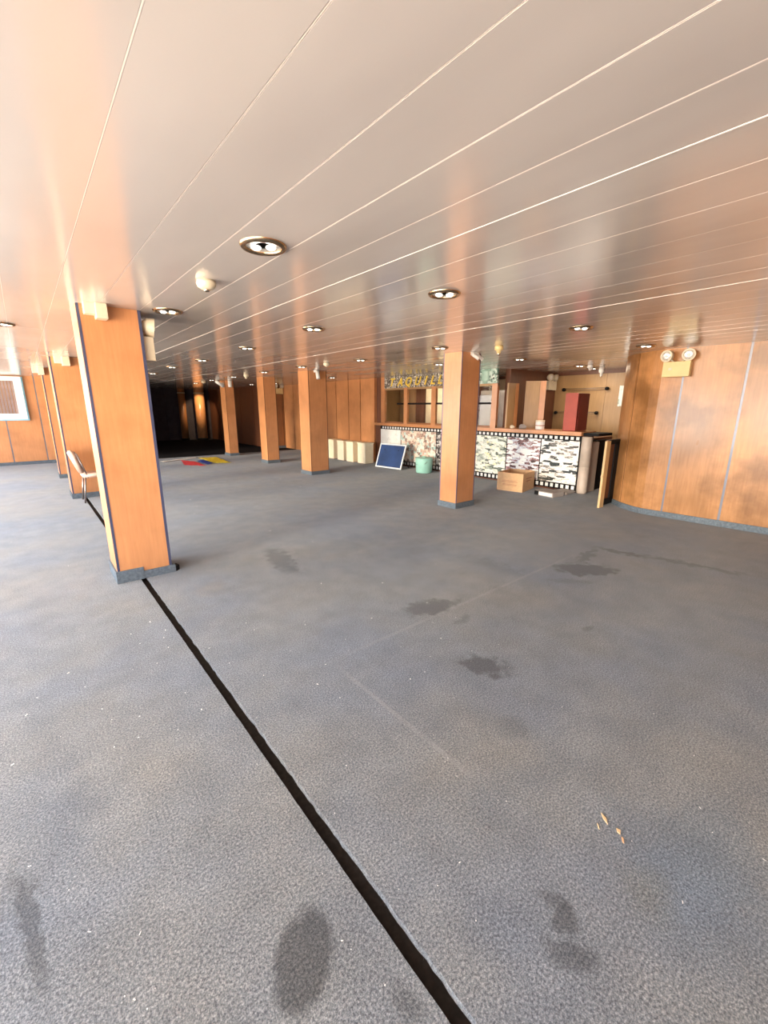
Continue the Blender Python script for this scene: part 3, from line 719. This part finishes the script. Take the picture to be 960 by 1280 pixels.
cloth('blue_cloth', [(3.79, 12.3), (3.99, 12.5), (4.04, 13.5), (3.82, 13.3)], BLU, 'blue cloth lying flat between the red and the yellow one', .012)
cloth('yellow_cloth', [(4.08, 12.55), (4.45, 12.35), (4.62, 14.0), (4.10, 14.15)], YEL, 'yellow cloth lying flat beside the farthest narrow pillar', .006)
cloth('white_cloth', [(2.95, 13.95), (2.99, 13.75), (4.05, 14.15), (4.05, 14.32)], PAPERW, 'thin white cloth strip above the red one on the far carpet', .002)

# ------------------------------------------------------------------ chair in front of the second left pillar (side on, facing right)
ch = thing('chair', (.75, 8.85, 0), 'padded tan chair seen side-on, half hidden behind the big left pillar', 'chair')
def slab(p0, p1, y0, y1, th):
    a, b_ = Vector(p0), Vector(p1); d = (b_-a).normalized(); nn = Vector((-d.z, 0, d.x))*th
    bm = bmesh.new(); vs = []
    for y in (y0, y1):
        for q in (a, b_, b_+nn, a+nn): vs.append(bm.verts.new((q.x, y, q.z)))
    for f in ((0, 1, 2, 3), (7, 6, 5, 4), (0, 4, 5, 1), (1, 5, 6, 2), (2, 6, 7, 3), (3, 7, 4, 0)): bm.faces.new([vs[i] for i in f])
    bmesh.ops.recalc_face_normals(bm, faces=bm.faces); bmesh.ops.bevel(bm, geom=list(bm.edges), offset=.02, segments=3, affect='EDGES'); return bm
obj('seat', slab((.62, 0, .42), (1.08, 0, .44), 8.63, 9.07, .065), PINKV, ch, True)
obj('backrest', slab((.67, 0, .52), (.555, 0, .88), 8.64, 9.06, .085), PINKV, ch, True)
for y in (8.66, 9.04):
    bm = bmesh.new(); tube(bm, (.66, y, .43), (.60, y, .0), .013); obj('leg', bm, STEEL, ch, True)
    bm = bmesh.new(); tube(bm, (1.03, y, .43), (1.08, y, .0), .013); obj('leg', bm, STEEL, ch, True)
    bm = bmesh.new(); tube(bm, (.70, y, .42), (.585, y, .84), .013); obj('back_frame', bm, STEEL, ch, True)

# ------------------------------------------------------------------ ceiling fixtures
dl = thing('downlight', (0, 0, CEIL), 'x', 'ceiling light', 'round ceiling downlights')
bm = bmesh.new()
lathe(bm, [(.088, -.001), (.088, -.010), (.094, -.016), (.108, -.016), (.117, -.006), (.118, .0)], (0, 0, 0), 36)
bmesh.ops.translate(bm, verts=bm.verts, vec=(0, 0, CEIL)); bm.faces.ensure_lookup_table()
bmesh.ops.delete(bm, geom=[f for f in bm.faces if len(f.verts) > 4], context='FACES_ONLY')
obj('ring', bm, BRONZE, dl, True)
bm = bmesh.new(); lathe(bm, [(.0905, -.0015), (.0905, -.003), (.04, -.0015)], (0, 0, CEIL), 18); obj('reflector', bm, REFL, dl)
for s_ in (-1, 1):
    bx_, by_ = s_*.038*math.cos(YAW), -s_*.038*math.sin(YAW)
    bm = bmesh.new(); lathe(bm, [(.010, -.001), (.024, -.006), (.026, -.012), (.018, -.019), (.006, -.021)], (bx_, by_, CEIL), 16); obj('lamp_bulb', bm, TUBE, dl, True)
spots = [(1.08, 2.265, 'downlight nearest the camera, upper left of centre'), (2.49, 2.31, 'downlight in the second row from the windows, above the open floor'),
 (1.10, 4.24, 'downlight beside the top of the large left foreground pillar'), (2.50, 4.17, 'downlight above the middle floor, right of the round detector'),
 (2.57, 6.09, 'downlight third along the second row from the windows'), (2.60, 8.17, 'downlight fourth along the second row from the windows'), (2.55, 9.96, 'downlight fifth along the second row from the windows'),
 (2.66, 12.2, 'farthest downlight of the second row from the windows'), (4.58, 2.32, 'downlight of the third row nearest the right wall in the picture'), (4.61, 4.32, 'downlight left of the top of the right-of-centre pillar'),
 (4.70, 6.29, 'downlight of the third row left of the collage bar sign'), (4.58, 8.16, 'downlight left of the top of the pillar by the cream blocks'), (4.57, 9.94, 'downlight right of the second farthest narrow pillar top'),
 (4.65, 12.07, 'downlight close to the farthest narrow pillar'), (4.68, 13.98, 'downlight left of the farthest narrow pillar'), (4.86, 16.2, 'downlight in front of the amber column'),
 (6.53, 2.39, 'downlight close to the rounded right wall'), (6.69, 4.41, 'downlight over the floor before the cardboard box'), (6.30, 5.92, 'downlight just left of the right-of-centre pillar, near the sign'),
 (6.85, 10.5, 'downlight above the row of cream blocks'), (6.95, 14.3, 'downlight before the lit entrance panel of the dark room'), (6.69, 15.7, 'farthest small downlight at the edge of the dark room'),
 (8.62, 4.31, 'downlight above the red cabinet on the bar'), (9.4, 4.42, 'downlight near the back wall of the bar'), (-.03, 5.95, 'downlight at the left edge of the picture'), (8.5, 8.3, 'unseen downlight added to light the ticket office')]
for i, (x, y, lab) in enumerate(spots):
    if i == 0: dl.location = (x, y, CEIL); dl['label'] = lab
    else:
        c = copy_tree(dl, (x, y, CEIL), lab)
# warm spot lamp that lights the amber column
l = bpy.data.lights.new('column_spot', 'SPOT'); l.energy = 140; l.color = (1, .72, .40); l.spot_size = math.radians(60); l.spot_blend = .5; l.shadow_soft_size = .04
o = bpy.data.objects.new('column_spot', l); COL.objects.link(o); o.location = (6.3, 20.7, 2.36)
o.rotation_euler = (Vector((6.62, 21.8, 1.45))-Vector((6.3, 20.7, 2.36))).to_track_quat('-Z', 'Y').to_euler()
# lamps under the bar downlights, and two added to brighten the ticket office inside
for x, y, e in ((8.7, 4.31, 9), (9.4, 4.5, 9), (8.5, 8.3, 12), (8.6, 6.6, 5)):
    l = bpy.data.lights.new('bar_and_fill_lamp', 'AREA'); l.shape = 'DISK'; l.size = .14; l.energy = e; l.color = (1, .86, .66)
    o = bpy.data.objects.new('bar_and_fill_lamp', l); COL.objects.link(o); o.location = (x, y, CEIL-.03)

def detector(x, y, lab, r=.05, h=.05, conic=False, mat=CREAM):
    t = thing('smoke_detector', (x, y, CEIL), lab, 'detector')
    bm = bmesh.new()
    if conic: lathe(bm, [(r*.75, 0), (r, -.01), (r, -h*.55), (r*.6, -h*.62), (r*.45, -h)], (x, y, CEIL), 20)
    else: lathe(bm, [(r*.9, 0), (r, -h*.35), (r*.9, -h*.7), (r*.55, -h*.95)], (x, y, CEIL), 24)
    obj('housing', bm, mat, t, True)
    bm = bmesh.new(); lathe(bm, [(r*.3, -h*.9), (r*.3, -h*1.12), (r*.2, -h*1.2)], (x, y, CEIL), 14); obj('sensor', bm, CHROME, t, True)
detector(1.06, 3.10, 'round cream smoke detector on the ceiling left of the nearest downlight', .062, .055)
detector(4.56, 7.18, 'small white round detector right of the top of the cream-block pillar', .06, .06)
detector(4.55, 10.98, 'small cream detector hanging between the two farthest narrow pillars', .06, .10, True)
detector(4.75, 15.0, 'tiny white detector near the far end of the ceiling, before the dark room', .07, .06)
detector(5.05, 3.66, 'cream cone-shaped detector right of the right-of-centre pillar', .055, .10, True, CREAMY)
detector(8.62, 4.10, 'white bullet-shaped detector above the red cabinet', .05, .10, True, WHITE)
detector(9.35, 4.20, 'white hanging detector near the back wall of the bar', .05, .17, True, WHITE)

# emergency light: battery box with two round heads on short arms
def emergency(mat4, label, box_mat=CREAMY):
    t = thing('emergency_light', mat4 @ Vector((0, 0, 0)), label, 'emergency light', 'twin-head emergency lights')
    # local: x to the right, y out of the wall, z up, origin at box centre on the wall
    box('battery_box', -.165, .165, 0, .09, -.10, .10, box_mat, t, .006, mat4=mat4)
    box('indicator', -.09, -.05, .09, .094, -.01, .02, CREAM, t, mat4=mat4)
    bm = bmesh.new()
    for s in (-1, 1):
        a = mat4 @ Vector((s*.05, .045, .10)); b_ = mat4 @ Vector((s*.115, .075, .165)); tube(bm, a, b_, .012, 10)
    obj('arm', bm, CREAM, t, True)
    for s in (-1, 1):
        c = Vector((s*.125, .07, .185)); R_ = mat4 @ Matrix.Translation(c) @ Matrix.Rotation(math.radians(12)*-s, 4, 'Z') @ Matrix.Rotation(math.radians(-8), 4, 'X')
        bm = bmesh.new(); lathe(bm, [(.035, -.06), (.07, -.02), (.08, .03), (.08, .045), (.062, .045), (.058, .034)], (0, 0, 0), 24, 'Y', R_); hd = obj('lamp_head', bm, CREAM, t, False)
        bm = bmesh.new(); lathe(bm, [(.058, .033), (.056, .040), (.03, .042)], (0, 0, 0), 24, 'Y', R_); obj('lens', bm, REFL, hd if False else t, True)
        bm = bmesh.new(); lathe(bm, [(.02, .042), (.018, .05), (.01, .052)], (0, 0, 0), 14, 'Y', R_); obj('bulb', bm, WHITE, t, True)
def wallmat(p, right, out):
    r, o_ = Vector(right), Vector(out); u = Vector((0, 0, 1))
    return Matrix(((r.x, o_.x, u.x, p[0]), (r.y, o_.y, u.y, p[1]), (r.z, o_.z, u.z, p[2]), (0, 0, 0, 1)))
emergency(wallmat((7.14, 2.16, 2.115), (0, -1, 0), (-1, 0, 0)), 'twin-head emergency light with cream battery box on the rounded right wall')
emergency(wallmat((9.80, 5.595, 2.10), (1, 0, 0), (0, -1, 0)), 'twin-head emergency light on the dark wall behind the bar', CREAM)
emergency(wallmat((7.72, 15.68, 2.18), (1, 0, 0), (0, -1, 0)), 'small far emergency light on the lit entrance panel of the dark room')
emergency(wallmat((.917, 4.60, 2.10), (0, 1, 0), (1, 0, 0)), 'cream emergency light on the right side of the large left foreground pillar', CREAM)

def stepbox(x, y, label, s=1.0):
    t = thing('junction_box', (x, y, CEIL), label, 'box', 'cream boxes at pillar tops')
    box('cover', x, x+.085*s, y-.09*s, y, CEIL-.085*s, CEIL, CREAM, t, .006); box('hood', x+.075*s, x+.155*s, y-.12*s, y, CEIL-.115*s, CEIL, CREAM, t, .006)
stepbox(.50, 4.385, 'cream two-step box under the ceiling at the top of the large left pillar')
stepbox(.54, 9.195, 'cream box under the ceiling at the top of the second left pillar', 1.3)
stepbox(.30, 12.1, 'cream box left of the top of the third left pillar', 1.3)
t = thing('spotlight', (5.42, 4.33, CEIL), 'small white twin spotlight at the top of the right-of-centre pillar', 'spotlight')
bm = bmesh.new(); tube(bm, (5.36, 4.35, 2.37), (5.40, 4.26, 2.30), .026); obj('lamp_head', bm, WHITE, t, True)
bm = bmesh.new(); tube(bm, (5.46, 4.35, 2.37), (5.52, 4.28, 2.30), .026); obj('lamp_head', bm, WHITE, t, True)
box('mount', 5.35, 5.48, 4.33, 4.384, 2.36, CEIL, WHITE, t, .004)
t = thing('spotlight', (5.32, 8.80, CEIL), 'small white cylinder spotlight at the top of the cream-block pillar', 'spotlight')
bm = bmesh.new(); tube(bm, (5.33, 8.80, CEIL), (5.31, 8.72, 2.22), .045); obj('lamp_head', bm, WHITE, t, True)
box('mount', 5.28, 5.38, 8.78, 8.868, 2.36, CEIL, WHITE, t, .004)
t = thing('loudspeaker', (5.08, 14.2, CEIL), 'white angled loudspeaker at the top of the farthest narrow pillar', 'loudspeaker')
bm = bmesh.new(); tube(bm, (4.86, 14.15, 2.38), (5.10, 14.15, 2.22), .05); obj('horn', bm, WHITE, t, True)
box('mount', 5.06, 5.128, 14.18, 14.30, 2.2, 2.34, WHITE, t, .004)
t = thing('sconce', (5.30, 14.10, CEIL), 'small white cylinder lamp on the front of the farthest narrow pillar', 'lamp')
bm = bmesh.new(); lathe(bm, [(.05, 2.2), (.06, 2.22), (.06, 2.4)], (5.28, 14.08, 0), 16); obj('shade', bm, WHITE, t, True)

# ------------------------------------------------------------------ litter on the carpet
def chip(pts, lab, mat=CHIP, th=.004):
    bm = bmesh.new(); prism(bm, pts, 0.0005, th); tag(obj('wood_chip', bm, mat, loc=(pts[0][0], pts[0][1], 0)), lab, 'wood chip', 'wood chips on the carpet')
chip([(1.560, .492), (1.552, .468), (1.530, .452), (1.542, .476)], 'largest pale wood chip on the bluish carpet at lower right')
chip([(1.540, .424), (1.543, .410), (1.526, .404), (1.527, .416)], 'small pale wood chip just below the largest one')
chip([(1.503, .482), (1.498, .474), (1.484, .464), (1.487, .470)], 'thin brown wood splinter left of the largest chip')
chip([(1.519, .397), (1.518, .389), (1.500, .380), (1.503, .388)], 'dull brown wood chip below the two pale ones', CARD)
bm = bmesh.new()
for i in range(150):
    if i < 110: x, y = random.uniform(-.3, 2.4), random.uniform(.1, 3.2)
    else: x, y = random.uniform(-.5, 6), random.uniform(2, 9)
    if GX0-.02 < x < GX1+.02 or (.4 < x < 1 and 4.3 < y < 4.9): continue
    s = random.uniform(.0006, .0015)*(1+.3*y); a = random.uniform(0, 3.14); el = random.choice((1, 1, 1, 2.5))
    m4 = Matrix.Translation((x, y, .001)) @ Matrix.Rotation(a, 4, 'Z'); bx(bm, -s*el, s*el, -s, s, 0, s*.7, m4)
for x, y in [(.036, 1.23), (1.443, .174), (1.831, .029), (1.898, .242), (-.226, 1.707), (-.085, 1.336), (.66+.05, 1.9)]:
    m4 = Matrix.Translation((x, y, .001)) @ Matrix.Rotation(random.uniform(0, 3), 4, 'Z'); bx(bm, -.005, .005, -.0009, .0009, 0, .0012, m4)
tag(obj('carpet_lint', bm, LINT), 'tiny white lint flecks scattered over the carpet', 'lint', kind='stuff')
